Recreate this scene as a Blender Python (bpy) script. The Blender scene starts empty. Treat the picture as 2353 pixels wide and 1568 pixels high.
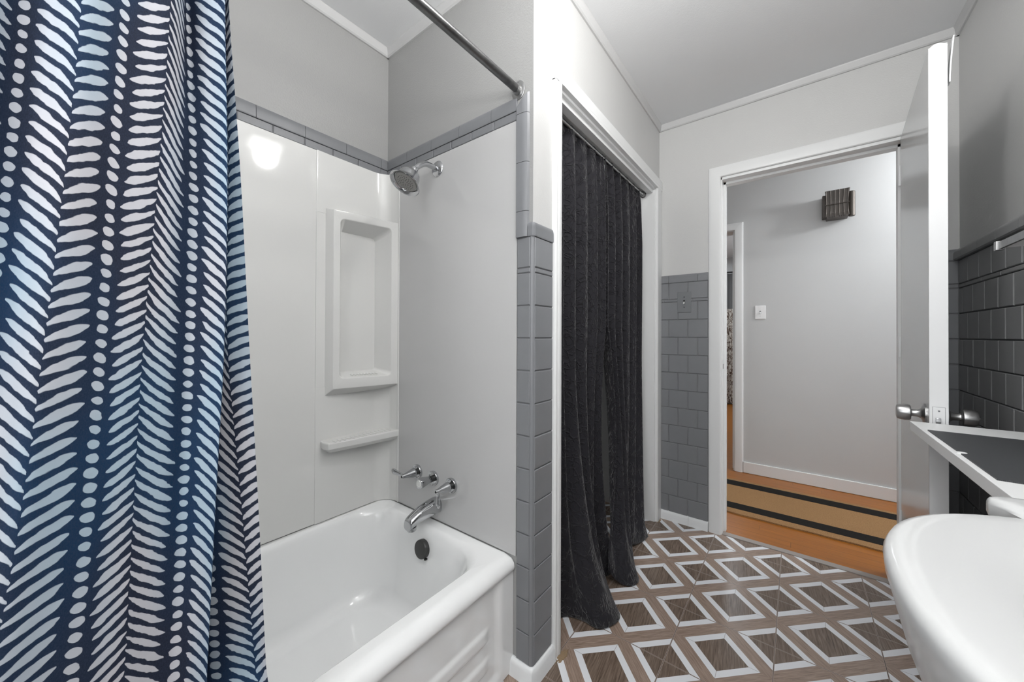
import bpy, bmesh, math, random
from mathutils import Vector, Matrix
random.seed(7)
PI = math.pi
scene = bpy.context.scene
col = scene.collection

# ------------------------------------------------------------------ camera
F, YAW, PITCH, ROLL, CX, CY, H = 842.93, -.6592, .0057, .0036, 1176.47, 766.24, 1.109
fw = Vector((math.sin(YAW)*math.cos(PITCH), math.cos(YAW)*math.cos(PITCH), math.sin(PITCH)))
rt = Vector((math.cos(YAW), -math.sin(YAW), 0))
up = rt.cross(fw)
r2 = rt*math.cos(ROLL) + up*math.sin(ROLL)
u2 = -rt*math.sin(ROLL) + up*math.cos(ROLL)
cam_d = bpy.data.cameras.new('camera')
cam = bpy.data.objects.new('camera', cam_d); col.objects.link(cam)
cam.matrix_world = Matrix(((r2.x, u2.x, -fw.x, 0), (r2.y, u2.y, -fw.y, 0), (r2.z, u2.z, -fw.z, H), (0, 0, 0, 1)))
cam_d.sensor_width = 36; cam_d.lens = 36*F/2353
cam_d.shift_y = (CY-784)/2353; cam_d.shift_x = -(CX-1176.5)/2353
cam_d.clip_start = .02
scene.camera = cam


def on_x(u, v, x):
    """world point on the plane X=x seen at photo position (u, v): used to survey positions"""
    r = fw + r2*((u-CX)/F) + u2*((CY-v)/F)
    t = x/r.x
    return Vector((x, t*r.y, H+t*r.z))

# ------------------------------------------------------------------ surveyed planes
XC, YD, YP, XB, XR, YH = -.6686, 2.3473, .9708, -1.4722, .5383, 3.5312
ZC = 2.402

# ------------------------------------------------------------------ node helpers
class NT:
    def __init__(s, m): s.m = m; s.nt = m.node_tree; s.nodes = s.nt.nodes
    def new(s, t): return s.nodes.new(t)
    def link(s, a, b): s.nt.links.new(a, b)
    def put(s, inp, v):
        if hasattr(v, 'is_linked') or hasattr(v, 'links'): s.link(v, inp)
        else: inp.default_value = v
    def math(s, op, *a, clamp=False):
        n = s.new('ShaderNodeMath'); n.operation = op; n.use_clamp = clamp
        for i, v in enumerate(a): s.put(n.inputs[i], v)
        return n.outputs[0]
    def add(s, a, b): return s.math('ADD', a, b)
    def sub(s, a, b): return s.math('SUBTRACT', a, b)
    def mul(s, a, b): return s.math('MULTIPLY', a, b)
    def lt(s, a, b): return s.math('LESS_THAN', a, b)
    def gt(s, a, b): return s.math('GREATER_THAN', a, b)
    def step(s, x, e, w):      # smooth: 1 when x < e
        n = s.new('ShaderNodeMapRange'); n.interpolation_type = 'SMOOTHSTEP'
        s.put(n.inputs[0], x); s.put(n.inputs[1], s.sub(e, w)); s.put(n.inputs[2], s.add(e, w))
        n.inputs[3].default_value = 1; n.inputs[4].default_value = 0
        return n.outputs[0]
    def mix(s, f, a, b):
        n = s.new('ShaderNodeMix'); n.data_type = 'RGBA'
        s.put(n.inputs[0], f); s.put(n.inputs[6], a); s.put(n.inputs[7], b)
        return n.outputs[2]
    def comb(s, x, y, z=0.):
        n = s.new('ShaderNodeCombineXYZ')
        for i, v in enumerate((x, y, z)): s.put(n.inputs[i], v)
        return n.outputs[0]
    def sep(s, v):
        n = s.new('ShaderNodeSeparateXYZ'); s.link(v, n.inputs[0]); return n.outputs
    def obj(s): return s.new('ShaderNodeTexCoord').outputs['Object']
    def uv(s): return s.new('ShaderNodeTexCoord').outputs['UV']
    def noise(s, vec, scale, detail=2., rough=.5, dist=0.):
        n = s.new('ShaderNodeTexNoise'); s.link(vec, n.inputs['Vector'])
        n.inputs['Scale'].default_value = scale; n.inputs['Detail'].default_value = detail
        n.inputs['Roughness'].default_value = rough; n.inputs['Distortion'].default_value = dist
        return n.outputs['Fac']
    def bump(s, h, strength=.3, dist=.002):
        n = s.new('ShaderNodeBump'); s.link(h, n.inputs['Height'])
        n.inputs['Strength'].default_value = strength; n.inputs['Distance'].default_value = dist
        s.link(n.outputs[0], s.bsdf.inputs['Normal'])


def lin(c):
    return tuple(((x/255)/12.92 if x/255 <= .04045 else ((x/255+.055)/1.055)**2.4) for x in c)+(1.,)


def mat(name, rgb, rough=.5, metal=0., spec=.5, coat=0.):
    m = bpy.data.materials.new(name); m.use_nodes = True
    t = NT(m); t.bsdf = t.nodes['Principled BSDF']
    b = t.bsdf.inputs
    b['Base Color'].default_value = lin(rgb); b['Roughness'].default_value = rough
    b['Metallic'].default_value = metal; b['Specular IOR Level'].default_value = spec
    b['Coat Weight'].default_value = coat; b['Coat Roughness'].default_value = .08
    return m, t


def paint(name, rgb, rough=.45, bs=260., strength=.25, dist=.0012, vary=.03, spec=.4):
    m, t = mat(name, rgb, rough, spec=spec)
    o = t.obj()
    n = t.noise(o, bs, 2.)
    t.bump(n, strength, dist)
    big = t.noise(o, 2.2, 3.)
    c = lin(rgb)
    a = tuple(x*(1-vary) for x in c[:3])+(1,); b = tuple(min(1, x*(1+vary)) for x in c[:3])+(1,)
    t.link(t.mix(big, a, b), t.bsdf.inputs['Base Color'])
    return m

M = {}
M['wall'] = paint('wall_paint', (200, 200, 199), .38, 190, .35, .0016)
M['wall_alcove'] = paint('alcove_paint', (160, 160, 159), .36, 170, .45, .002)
M['wall_hall'] = paint('hall_paint', (200, 201, 201), .5, 260, .3, .001)
M['ceiling'] = paint('ceiling_paint', (226, 227, 228), .6, 230, .3, .0012)
M['trim'] = paint('white_trim_paint', (229, 230, 230), .32, 60, .05, .001, .01)
M['trim_wall'] = paint('moulding_paint', (196, 196, 196), .35, 80, .2, .0012)
M['door'] = paint('door_paint', (196, 197, 197), .2, 50, .05, .001, .01, spec=.6)
M['door_edge'] = paint('door_edge_paint', (232, 233, 234), .35, 60, .15, .001, .01)
M['base'] = paint('base_tile_glaze', (228, 230, 231), .22, 40, .1, .001, .01)
M['shelf'] = paint('shelf_paint', (232, 233, 233), .4, 40, .08, .001, .01)


def tile_mat(name, rgb, light):
    m, t = mat(name, rgb, .38, spec=.5)
    o = t.obj()
    n = t.noise(o, 30, 3.)
    c = lin(rgb)
    g = t.new('ShaderNodeNewGeometry')
    # glaze worn thin on raised edges
    mx = t.new('ShaderNodeMapRange'); t.link(g.outputs['Pointiness'], mx.inputs[0])
    mx.inputs[1].default_value = .5; mx.inputs[2].default_value = .6
    base = t.mix(n, tuple(x*.92 for x in c[:3])+(1,), tuple(x*1.1 for x in c[:3])+(1,))
    t.link(t.mix(t.mul(mx.outputs[0], .4), base, lin(light)), t.bsdf.inputs['Base Color'])
    t.bump(t.noise(o, 22, 2.), .15, .002)
    return m
M['tile'] = tile_mat('grey_painted_tile', (105, 107, 111), (148, 149, 152))
M['tile_dark'] = tile_mat('charcoal_grey_painted_tile', (138, 139, 140), (165, 165, 166))
M['grout'] = paint('painted_grout', (128, 129, 131), .5, 60, .1)
M['grout_dark'] = paint('painted_grout_dark', (70, 71, 72), .5, 60, .1)

m, t = mat('porcelain', (240, 241, 241), .12, spec=.5, coat=.4); M['porcelain'] = m
t.bump(t.noise(t.obj(), 14, 2.), .04, .002)
m, t = mat('sink_porcelain', (207, 208, 208), .16, spec=.4, coat=.1); M['sink'] = m
m, t = mat('surround_acrylic', (216, 216, 214), .07, spec=.5); M['surround'] = m
t.bump(t.noise(t.obj(), 5, 1.), .02, .004)
m, t = mat('surround_acrylic_shaded', (190, 190, 190), .1, spec=.5); M['surround_shaded'] = m  # same plastic as the back panel, the end wall's shade put into the colour
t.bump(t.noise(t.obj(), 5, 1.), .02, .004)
m, t = mat('chrome', (190, 191, 193), .12, metal=1.); M['chrome'] = m
m, t = mat('brushed_nickel', (170, 170, 170), .3, metal=1.); M['nickel'] = m
sx = t.sep(t.obj())
t.bump(t.noise(t.comb(t.mul(sx[0], 4.), t.mul(sx[1], 60.), t.mul(sx[2], 900.)), 1., 1.), .08, .0004)
m, t = mat('dark_steel', (125, 125, 126), .33, metal=1.); M['rod'] = m
o = t.obj(); n = t.noise(o, 26, 4., .7)
t.link(t.mix(n, lin((70, 70, 71)), lin((150, 150, 150))), t.bsdf.inputs['Base Color'])
m, t = mat('oil_rubbed_plate', (72, 72, 72), .42, metal=.6); M['plate'] = m
m, t = mat('spray_face_grey', (150, 149, 146), .5); M['sprayface'] = m
m, t = mat('black_rubber', (22, 22, 22), .6); M['black'] = m
m, t = mat('bronze_chime', (84, 79, 75), .5, metal=.3); M['bronze'] = m
m, t = mat('bronze_chime_light', (92, 87, 82), .45, metal=.6); M['bronze2'] = m
m, t = mat('white_plastic', (236, 236, 236), .3); M['plastic'] = m
m, t = mat('grey_painted_plate', (118, 120, 123), .35); M['plate_grey'] = m
m, t = mat('clear_cap', (215, 216, 214), .2); M['cap'] = m
m, t = mat('brown_grime', (140, 118, 92), .8); M['grime'] = m
t.bump(t.noise(t.obj(), 200, 3.), .8, .003)

# patterned vinyl / tile floor
def floor_mat():
    m, t = mat('diamond_floor', (130, 110, 95), .3, spec=.5)
    S = .298
    x, y, z = t.sep(t.obj())
    X = t.math('DIVIDE', t.add(x, .3585+S*20), S); Y = t.math('DIVIDE', t.sub(y, 1.3150-S*20), S)
    tx = t.sub(t.math('FRACT', X), .5); ty = t.sub(t.math('FRACT', Y), .5)
    u = t.math('ABSOLUTE', tx); v = t.math('ABSOLUTE', ty)
    dc = t.add(u, v); d = t.mul(t.math('MINIMUM', dc, t.sub(1., dc)), S)
    cellr = t.new('ShaderNodeTexWhiteNoise'); cellr.noise_dimensions = '2D'
    t.link(t.comb(t.math('FLOOR', X), t.math('FLOOR', Y)), cellr.inputs[0])
    # dark centre, grain along Y
    def grain(cross, along, a, b, c, off=0.):
        vec = t.comb(t.mul(cross, 210.), t.mul(along, 11.), off)
        n1 = t.noise(vec, 1., 3., .6, .6)
        n2 = t.noise(t.comb(t.mul(cross, 40.), t.mul(along, 5.), off), 1., 2.)
        f = t.math('MULTIPLY_ADD', t.sub(n1, .5), 2.2, .5, clamp=True)
        return t.mix(t.mul(n2, .5), t.mix(f, lin(a), lin(b)), lin(c))
    dark = grain(t.add(x, t.mul(y, .12)), y, (70, 58, 50), (146, 128, 114), (94, 80, 69))
    p1 = t.add(x, y); p2 = t.sub(x, y)
    bandA = grain(p1, p2, (116, 97, 85), (176, 156, 142), (144, 125, 112), 3.)
    bandB = grain(p2, p1, (116, 97, 85), (176, 156, 142), (144, 125, 112), 7.)
    sgn = t.gt(t.mul(tx, ty), 0.)
    band = t.mix(sgn, bandB, bandA)
    mitre = t.math('MAXIMUM', t.lt(t.math('ABSOLUTE', tx), .0022), t.lt(t.math('ABSOLUTE', ty), .0022))
    white = t.mix(t.mul(mitre, .75), lin((226, 228, 232)), lin((120, 112, 108)))
    c = t.mix(t.step(d, .1155, .0004), band, white)
    c = t.mix(t.step(d, .083, .0004), c, dark)
    e = t.math('MAXIMUM', u, v)
    edge = t.gt(e, .5-.0075)
    groove = t.gt(e, .5-.0030)
    c = t.mix(t.mul(edge, .85), c, lin((172, 156, 146)))
    c = t.mix(groove, c, lin((72, 62, 56)))
    t.link(c, t.bsdf.inputs['Base Color'])
    t.link(t.add(.24, t.mul(groove, .4)), t.bsdf.inputs['Roughness'])
    hgt = t.sub(t.mul(t.noise(t.comb(t.mul(x, 150.), t.mul(y, 150.)), 1., 2.), .18), t.add(t.mul(edge, .5), t.mul(groove, 1.)))
    t.bump(hgt, .35, .001)
    return m
M['floor'] = floor_mat()


def wood_mat():
    m, t = mat('oak_strip_floor', (190, 120, 50), .3, spec=.5)
    x, y, z = t.sep(t.obj())
    W = .057
    row = t.math('FLOOR', t.math('DIVIDE', t.add(y, 10.), W)); fr = t.math('FRACT', t.math('DIVIDE', t.add(y, 10.), W))
    rn = t.new('ShaderNodeTexWhiteNoise'); rn.noise_dimensions = '1D'; t.link(row, rn.inputs['W'])
    seg = t.add(t.math('DIVIDE', t.add(x, 10.), 1.1), t.mul(rn.outputs[0], 5.)); sfr = t.math('FRACT', seg)
    sn = t.new('ShaderNodeTexWhiteNoise'); sn.noise_dimensions = '2D'; t.link(t.comb(row, t.math('FLOOR', seg)), sn.inputs[0])
    g = t.noise(t.comb(t.mul(x, 3.), t.mul(y, 70.), t.mul(sn.outputs[0], 9.)), 1., 4., .6, .8)
    c = t.mix(g, lin((112, 60, 12)), lin((184, 114, 34)))
    c = t.mix(t.mul(sn.outputs[0], .45), c, lin((150, 92, 28)))
    joint = t.math('MAXIMUM', t.lt(fr, .035), t.lt(sfr, .0018))
    c = t.mix(t.mul(joint, .75), c, lin((70, 40, 18)))
    t.link(c, t.bsdf.inputs['Base Color'])
    t.bump(t.sub(t.mul(g, .2), joint), .2, .0008)
    return m
M['wood'] = wood_mat()


def rug_mat(kind):
    m, t = mat('coir_'+kind, (190, 150, 105), .95, spec=.1)
    o = t.obj(); n = t.noise(o, 420, 3., .7); n2 = t.noise(o, 60, 3.)
    if kind == 'tan': c = t.mix(t.math('MULTIPLY_ADD', t.sub(n, .5), 2.6, .5, clamp=True), lin((112, 80, 50)), lin((196, 156, 112)))
    else: c = t.mix(n, lin((22, 21, 20)), lin((52, 50, 48)))
    t.link(c, t.bsdf.inputs['Base Color'])
    t.bump(n, .8, .004)
    return m
M['rug_tan'] = rug_mat('tan'); M['rug_black'] = rug_mat('black')


def crinkle_mat():
    m, t = mat('black_crinkled_fabric', (52, 51, 56), .75, spec=.25)
    t.bsdf.inputs['Sheen Weight'].default_value = .25; t.bsdf.inputs['Sheen Roughness'].default_value = .4
    uv = t.uv()
    nn = t.new('ShaderNodeTexNoise'); t.link(uv, nn.inputs['Vector']); nn.inputs['Scale'].default_value = 14.
    ad = t.new('ShaderNodeVectorMath'); ad.operation = 'MULTIPLY_ADD'
    t.link(nn.outputs['Color'], ad.inputs[0]); ad.inputs[1].default_value = (.05, .05, .05); t.link(uv, ad.inputs[2])
    def vor(sc):
        v = t.new('ShaderNodeTexVoronoi'); v.feature = 'DISTANCE_TO_EDGE'; t.link(ad.outputs[0], v.inputs['Vector']); v.inputs['Scale'].default_value = sc
        return t.step(v.outputs['Distance'], .03, .055)
    mask = t.math('MULTIPLY_ADD', t.sub(t.noise(uv, 22, 2.), .42), 5., .2, clamp=True)
    h = t.mul(t.math('MAXIMUM', vor(24.), t.mul(vor(37.), .7)), mask)
    h = t.add(h, t.mul(t.noise(uv, 500, 2.), .05))
    t.bump(h, .8, .006)
    t.link(t.mix(t.mul(h, .3), lin((36, 35, 40)), lin((46, 45, 50))), t.bsdf.inputs['Base Color'])
    return m
M['crinkle'] = crinkle_mat()


def leaf_mat():
    """navy cloth printed with hand painted herringbone leaves and dots, U = pattern columns, V = height in m"""
    m, t = mat('herringbone_print', (40, 50, 80), .85, spec=.15)
    U, V, _ = t.sep(t.uv())
    w = t.comb(t.mul(U, 3.), t.mul(V, 90.))
    n = t.new('ShaderNodeTexNoise'); t.link(w, n.inputs['Vector']); n.inputs['Scale'].default_value = 1.; n.inputs['Detail'].default_value = 2.
    nx, ny, nz = t.sep(n.outputs['Color'])
    u = t.add(U, t.mul(t.sub(nx, .5), .10)); v = t.add(V, t.mul(t.sub(ny, .5), .0048))
    v = t.add(v, t.mul(U, .0135))
    k = t.math('ROUND', t.mul(U, .5))
    du = t.sub(u, t.mul(k, 2.)); a = t.math('ABSOLUTE', du)
    odd = t.math('ABSOLUTE', t.math('MODULO', k, 2.))
    sg = t.sub(1., t.mul(odd, 2.))                 # +1 for V columns, -1 for inverted
    side = t.gt(du, 0.)
    pitch = t.add(.0187, t.mul(odd, -.0019))
    # curved leaf spine
    spine = t.mul(t.math('POWER', a, .86), t.add(.0365, t.mul(odd, .004)))
    q = t.math('DIVIDE', t.add(t.sub(v, t.mul(sg, spine)), t.mul(side, .0072)), pitch)
    idx = t.math('FLOOR', q); tt = t.math('ABSOLUTE', t.sub(t.math('FRACT', q), .5))
    rn = t.new('ShaderNodeTexWhiteNoise'); rn.noise_dimensions = '3D'; t.link(t.comb(idx, k, side), rn.inputs[0])
    r0 = rn.outputs[0]
    s = t.math('DIVIDE', a, t.add(.69, t.mul(r0, .09)))
    prof = t.mul(t.math('POWER', t.math('MAXIMUM', s, .001), .42), t.math('MAXIMUM', t.sub(1., t.math('POWER', t.math('MAXIMUM', s, .001), 5.)), 0.))
    h = t.add(t.mul(prof, t.add(.33, t.mul(r0, .08))), t.mul(t.lt(s, 1.), .035))
    leaf = t.mul(t.step(tt, h, .035), t.lt(s, 1.))
    # dots
    q2 = t.math('DIVIDE', v, .0174)
    t2 = t.sub(t.math('FRACT', q2), .5)
    rd = t.new('ShaderNodeTexWhiteNoise'); rd.noise_dimensions = '2D'; t.link(t.comb(t.math('FLOOR', q2), t.math('FLOOR', t.mul(U, .5))), rd.inputs[0])
    dd = t.sub(1., a)
    rad = t.add(t.math('POWER', t.math('DIVIDE', dd, t.add(.108, t.mul(rd.outputs[0], .03))), 2.), t.math('POWER', t.math('DIVIDE', t2, t.add(.30, t.mul(rd.outputs[0], .06))), 2.))
    dot = t.step(rad, 1., .12)
    f = t.math('MAXIMUM', leaf, dot)
    big = t.math('MULTIPLY_ADD', t.sub(t.noise(t.comb(t.mul(U, .35), t.mul(V, 2.2)), 1.3, 1.), .5), 4.5, .42, clamp=True)  # broad random patches; the light's bluish cast is mixed into navy and cream
    weave = t.noise(t.comb(t.mul(U, 22.), t.mul(V, 1400.)), 1., 2.)
    weave2 = t.noise(t.comb(t.mul(U, 60.), t.mul(V, 260.)), 1., 2.)
    wv = t.mul(t.add(weave, weave2), .5)
    navy = t.mix(big, lin((33, 37, 50)), lin((18, 50, 80)))
    navy = t.mix(t.math('MULTIPLY_ADD', t.sub(wv, .5), 2.4, .3, clamp=True), navy, lin((50, 59, 80)))
    cream = t.mix(t.mul(big, .9), lin((190, 190, 196)), lin((160, 180, 194)))
    t.link(t.mix(f, navy, cream), t.bsdf.inputs['Base Color'])
    t.bump(wv, .25, .0006)
    return m
M['leaf'] = leaf_mat()


def hall_curtain_mat():
    m, t = mat('brown_damask', (130, 110, 95), .9, spec=.1)
    x, y, z = t.sep(t.obj())
    n = t.noise(t.comb(t.mul(x, 30.), t.mul(y, 30.), t.mul(z, 18.)), 1., 4., .6, 1.5)
    f = t.math('MULTIPLY_ADD', t.sub(n, .5), 8., .5, clamp=True)
    c = t.mix(f, lin((82, 62, 52)), lin((205, 200, 192)))
    c = t.mix(t.gt(z, 1.55), c, lin((110, 110, 110)))
    t.link(c, t.bsdf.inputs['Base Color'])
    return m
M['damask'] = hall_curtain_mat()


def ribbed_mat():
    m, t = mat('ribbed_charcoal_rubber', (66, 68, 70), .5, spec=.4)
    x, y, z = t.sep(t.obj())
    s = t.math('SINE', t.mul(t.add(x, t.mul(y, .5)), 2900.))
    t.bump(s, .45, .0009)
    t.link(t.mix(t.math('MULTIPLY_ADD', s, .5, .5), lin((54, 56, 58)), lin((76, 78, 80))), t.bsdf.inputs['Base Color'])
    return m
M['ribbed'] = ribbed_mat()

# ------------------------------------------------------------------ mesh helpers
def link(name, bm, m, parent=None, angle=35, smooth=True):
    bmesh.ops.recalc_face_normals(bm, faces=bm.faces)
    if smooth:
        for f in bm.faces: f.smooth = True
        a = math.radians(angle)
        for e in bm.edges:
            if len(e.link_faces) == 2:
                try: e.smooth = e.calc_face_angle() < a
                except ValueError: e.smooth = False
    me = bpy.data.meshes.new(name); bm.to_mesh(me); bm.free()
    if m is not None: me.materials.append(M[m] if isinstance(m, str) else m)
    o = bpy.data.objects.new(name, me); col.objects.link(o)
    if parent:
        o.parent = parent
        o.matrix_parent_inverse = parent.matrix_world.inverted()
    if smooth and angle < 180:
        w_ = o.modifiers.new('weighted_normals', 'WEIGHTED_NORMAL'); w_.keep_sharp = True; w_.weight = 80
    return o


def empty(name, loc=(0, 0, 0)):
    o = bpy.data.objects.new(name, None); col.objects.link(o); o.location = loc
    o.empty_display_size = .05
    o.matrix_world = Matrix.Translation(loc)
    return o


def tag(o, label, cat, group=None):
    o['label'] = label; o['category'] = cat
    if group: o['group'] = group
    return o


def struct(o): o['kind'] = 'structure'; return o


def box(bm, a, b, bev=0., seg=2):
    x0, y0, z0 = [min(p, q) for p, q in zip(a, b)]; x1, y1, z1 = [max(p, q) for p, q in zip(a, b)]
    vs = [bm.verts.new((x, y, z)) for x in (x0, x1) for y in (y0, y1) for z in (z0, z1)]
    fs = [bm.faces.new([vs[i] for i in f]) for f in ((0, 1, 3, 2), (4, 6, 7, 5), (0, 4, 5, 1), (2, 3, 7, 6), (0, 2, 6, 4), (1, 5, 7, 3))]
    if bev > 0:
        es = list({e for f in fs for e in f.edges})
        bmesh.ops.bevel(bm, geom=es, offset=bev, segments=seg, profile=.5, affect='EDGES')
    return bm


def B(): return bmesh.new()


def boxo(name, a, b, m, parent=None, bev=0., seg=2): return link(name, box(B(), a, b, bev, seg), m, parent)


def frame(d):
    d = Vector(d).normalized(); r = Vector((0, 0, 1)) if abs(d.z) < .9 else Vector((1, 0, 0))
    a = d.cross(r).normalized(); return a, d.cross(a).normalized()


def rings(bm, rs, cap0=True, cap1=True, closed=True):
    vs = [[bm.verts.new(p) for p in r] for r in rs]
    n = len(vs[0])
    for A, C in zip(vs, vs[1:]):
        for i in range(n if closed else n-1):
            j = (i+1) % n
            bm.faces.new((A[i], A[j], C[j], C[i]))
    if cap0 and closed: bm.faces.new(vs[0][::-1])
    if cap1 and closed: bm.faces.new(vs[-1])
    return vs


def lathe(bm, c, d, prof, n=32, sx=1., cap=True):
    """prof: (distance along d, radius)"""
    c = Vector(c); d = Vector(d).normalized(); a, b = frame(d)
    rs = [[c+d*t+(a*math.cos(2*PI*i/n)*sx+b*math.sin(2*PI*i/n))*max(r, 1e-5) for i in range(n)] for t, r in prof]
    rings(bm, rs, cap, cap); return bm


def catmull(pts, n):
    pts = [Vector(p) for p in pts]; P = [pts[0]*2-pts[1]]+pts+[pts[-1]*2-pts[-2]]
    out = []
    for i in range(1, len(P)-2):
        for k in range(n):
            t = k/n; p0, p1, p2, p3 = P[i-1:i+3]
            out.append(.5*((2*p1)+(p2-p0)*t+(2*p0-5*p1+4*p2-p3)*t*t+(3*p1-p0-3*p2+p3)*t**3))
    out.append(P[-2].copy()); return out


def tube(bm, pts, rad, n=16, sub=6, flat=1., ref=None):
    """rad: number or list per control point; flat scales second axis"""
    k = len(pts)
    R = rad if isinstance(rad, (list, tuple)) else [rad]*k
    path = catmull(pts, sub); rr = [v.x for v in catmull([(r, 0, 0) for r in R], sub)]
    rs = []; a = None
    for i, p in enumerate(path):
        d = (path[min(i+1, len(path)-1)]-path[max(i-1, 0)]).normalized()
        if a is None: a = (Vector(ref) if ref else frame(d)[0])
        a = (a-d*a.dot(d)).normalized(); b = d.cross(a)
        rs.append([p+(a*math.cos(2*PI*j/n)+b*math.sin(2*PI*j/n)*flat)*rr[i] for j in range(n)])
    rings(bm, rs); return bm


def sweep(bm, prof, p0, p1, nrm, upv=(0, 0, 1)):
    """extrude a closed profile [(out along nrm, along up)] from p0 to p1"""
    n = Vector(nrm); u = Vector(upv)
    rings(bm, [[Vector(p)+n*a+u*b for a, b in prof] for p in (p0, p1)]); return bm


def rrect(x0, x1, y0, y1, r, k=6):
    """rounded rectangle, 4*(k+1) points counter clockwise"""
    out = []
    for cx, cy, a0 in ((x1-r, y1-r, 0), (x0+r, y1-r, 90), (x0+r, y0+r, 180), (x1-r, y0+r, 270)):
        for i in range(k+1):
            a = math.radians(a0+90*i/k); out.append((cx+r*math.cos(a), cy+r*math.sin(a)))
    return out


def tiles(bm, org, uv, nv, u0, u1, rows, w=.107, gap=.0013, h=.0055):
    """individual pillow-edged tiles on a wall. rows: (z0, z1, phase)"""
    O = Vector(org); U = Vector(uv); N = Vector(nv)
    for z0, z1, ph in rows:
        k = math.floor((u0-ph)/w)
        s = ph+k*w
        while s < u1-.004:
            a, b = max(s, u0)+gap, min(s+w, u1)-gap
            s += w
            if b-a < .006: continue
            i = .0025
            ja = random.uniform(-.0004, .0004)
            ring = lambda e, hh: [O+U*(a+e)+Vector((0, 0, z0+gap+e))+N*hh, O+U*(b-e)+Vector((0, 0, z0+gap+e))+N*hh,
                                  O+U*(b-e)+Vector((0, 0, z1-gap-e))+N*hh, O+U*(a+e)+Vector((0, 0, z1-gap-e))+N*hh]
            rings(bm, [ring(0, 0), ring(.0006, h*.7+ja), ring(i, h+ja)], cap0=False)
    return bm

def cap_prof(h=.047, d=.0085):
    """quarter round bullnose profile (out, up) starting from z=0"""
    pts = [(0, 0), (d*.75, 0), (d, .004)]
    for i in range(1, 7):
        a = math.radians(90*i/6)
        pts.append((d*math.cos(a)*1., h*.45+h*.55*math.sin(a)))
    pts[-1] = (0, h)
    return pts

def cap_run(bm, org, uv, nv, u0, u1, z, phase, w=.16, h=.047, d=.0085):
    O = Vector(org); U = Vector(uv); k = math.floor((u0-phase)/w); s = phase+k*w
    while s < u1-.003:
        a, b = max(s, u0)+.0008, min(s+w, u1)-.0008; s += w
        if b-a > .003: sweep(bm, cap_prof(h, d), O+U*a+Vector((0, 0, z)), O+U*b+Vector((0, 0, z)), nv)
    return bm

ROWS_Z = [1.3117-.1058*i for i in range(0, 13)]
def wain_rows(pa, pb, zb=.05):
    r = [(1.3290, 1.4285, pa)]
    for i in range(12):
        z1, z0 = ROWS_Z[i], ROWS_Z[i+1]
        if z1 < zb+.01: break
        r.append((max(z0, zb), z1, pb if i % 2 == 0 else pa))
    return r

# ------------------------------------------------------------------ room shell
fl = struct(boxo('floor', (-1.62, -.9, -.06), (.66, YD+.012, 0), 'floor'))
cl = B(); box(cl, (-1.62, -.9, ZC), (.66, YD+.06, ZC+.05)); struct(link('ceiling', cl, 'ceiling'))
struct(boxo('floor_hall', (-2.6, YD+.035, -.06), (2.6, 7.2, -.001), 'wood'))
struct(boxo('ceiling_hall', (-2.6, YD+.06, ZC), (2.6, 7.2, ZC+.05), 'ceiling'))
struct(boxo('trim_1', (-.345, YD-.004, -.01), (.40, YD+.035, .004), paint('threshold_grey', (150, 143, 138), .5, 90, .5), bev=.002))

# tub back wall (left of the room)
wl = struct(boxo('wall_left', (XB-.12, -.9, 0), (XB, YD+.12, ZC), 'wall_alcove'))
bm = tiles(B(), (XB, 0, 0), (0, 1, 0), (1, 0, 0), -.56, YP-.001, [(1.8226, 1.8545, .5047)])
link('tile_row', bm, 'tile', wl, smooth=False)
boxo('tile_backing', (XB, -.56, 1.752), (XB+.0008, YP, 1.8545), 'grout', wl)
link('tile_cap', cap_run(B(), (XB, 0, 0), (0, 1, 0), (1, 0, 0), -.56, YP-.001, 1.8545, .4525), 'tile', wl)

# wall holding the shower plumbing, tub end
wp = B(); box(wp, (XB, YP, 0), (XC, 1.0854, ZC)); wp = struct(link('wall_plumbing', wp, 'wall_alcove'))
# a slightly brighter painted return on the closet side
boxo('closet_side_paint', (XC, YP, 1.43), (XC+.0012, 1.0854, ZC), 'wall', wp)
bm = tiles(B(), (0, YP, 0), (1, 0, 0), (0, -1, 0), XB+.004, -.7295, [(1.8226, 1.8545, -1.2596)])
link('tile_row', bm, 'tile', wp, smooth=False)
boxo('tile_backing', (XB, YP-.0008, 1.752), (-.7295, YP, 1.8545), 'grout', wp)
link('tile_cap', cap_run(B(), (0, YP, 0), (1, 0, 0), (0, -1, 0), XB+.012, -.7305, 1.8545, -1.322), 'tile', wp)
# vertical bullnose beside the surround, mitred to the cap
bm = B()
for z0, z1 in ((1.4295, 1.512), (1.5136, 1.672), (1.6736, 1.832)):
    pr = [(0, -.0476)]+[(b, -a) for a, b in []]
    prof = [(0, 0), (.0105, 0), (.014, .004), (.014, .022), (.0125, .034), (.008, .043), (0, .047)]
    rings(bm, [[Vector((-.7295+b, YP-a, z)) for a, b in prof] for z in (z0, z1)])
prof = [(0, 0), (.0105, 0), (.014, .004), (.014, .022), (.0125, .034), (.008, .043), (0, .047)]
rings(bm, [[Vector((-.7295+b, YP-a, 1.8336)) for a, b in prof], [Vector((-.7295+b, YP-a, 1.8545+b)) for a, b in prof]])
link('tile_edge_trim', bm, 'tile', wp)
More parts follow.
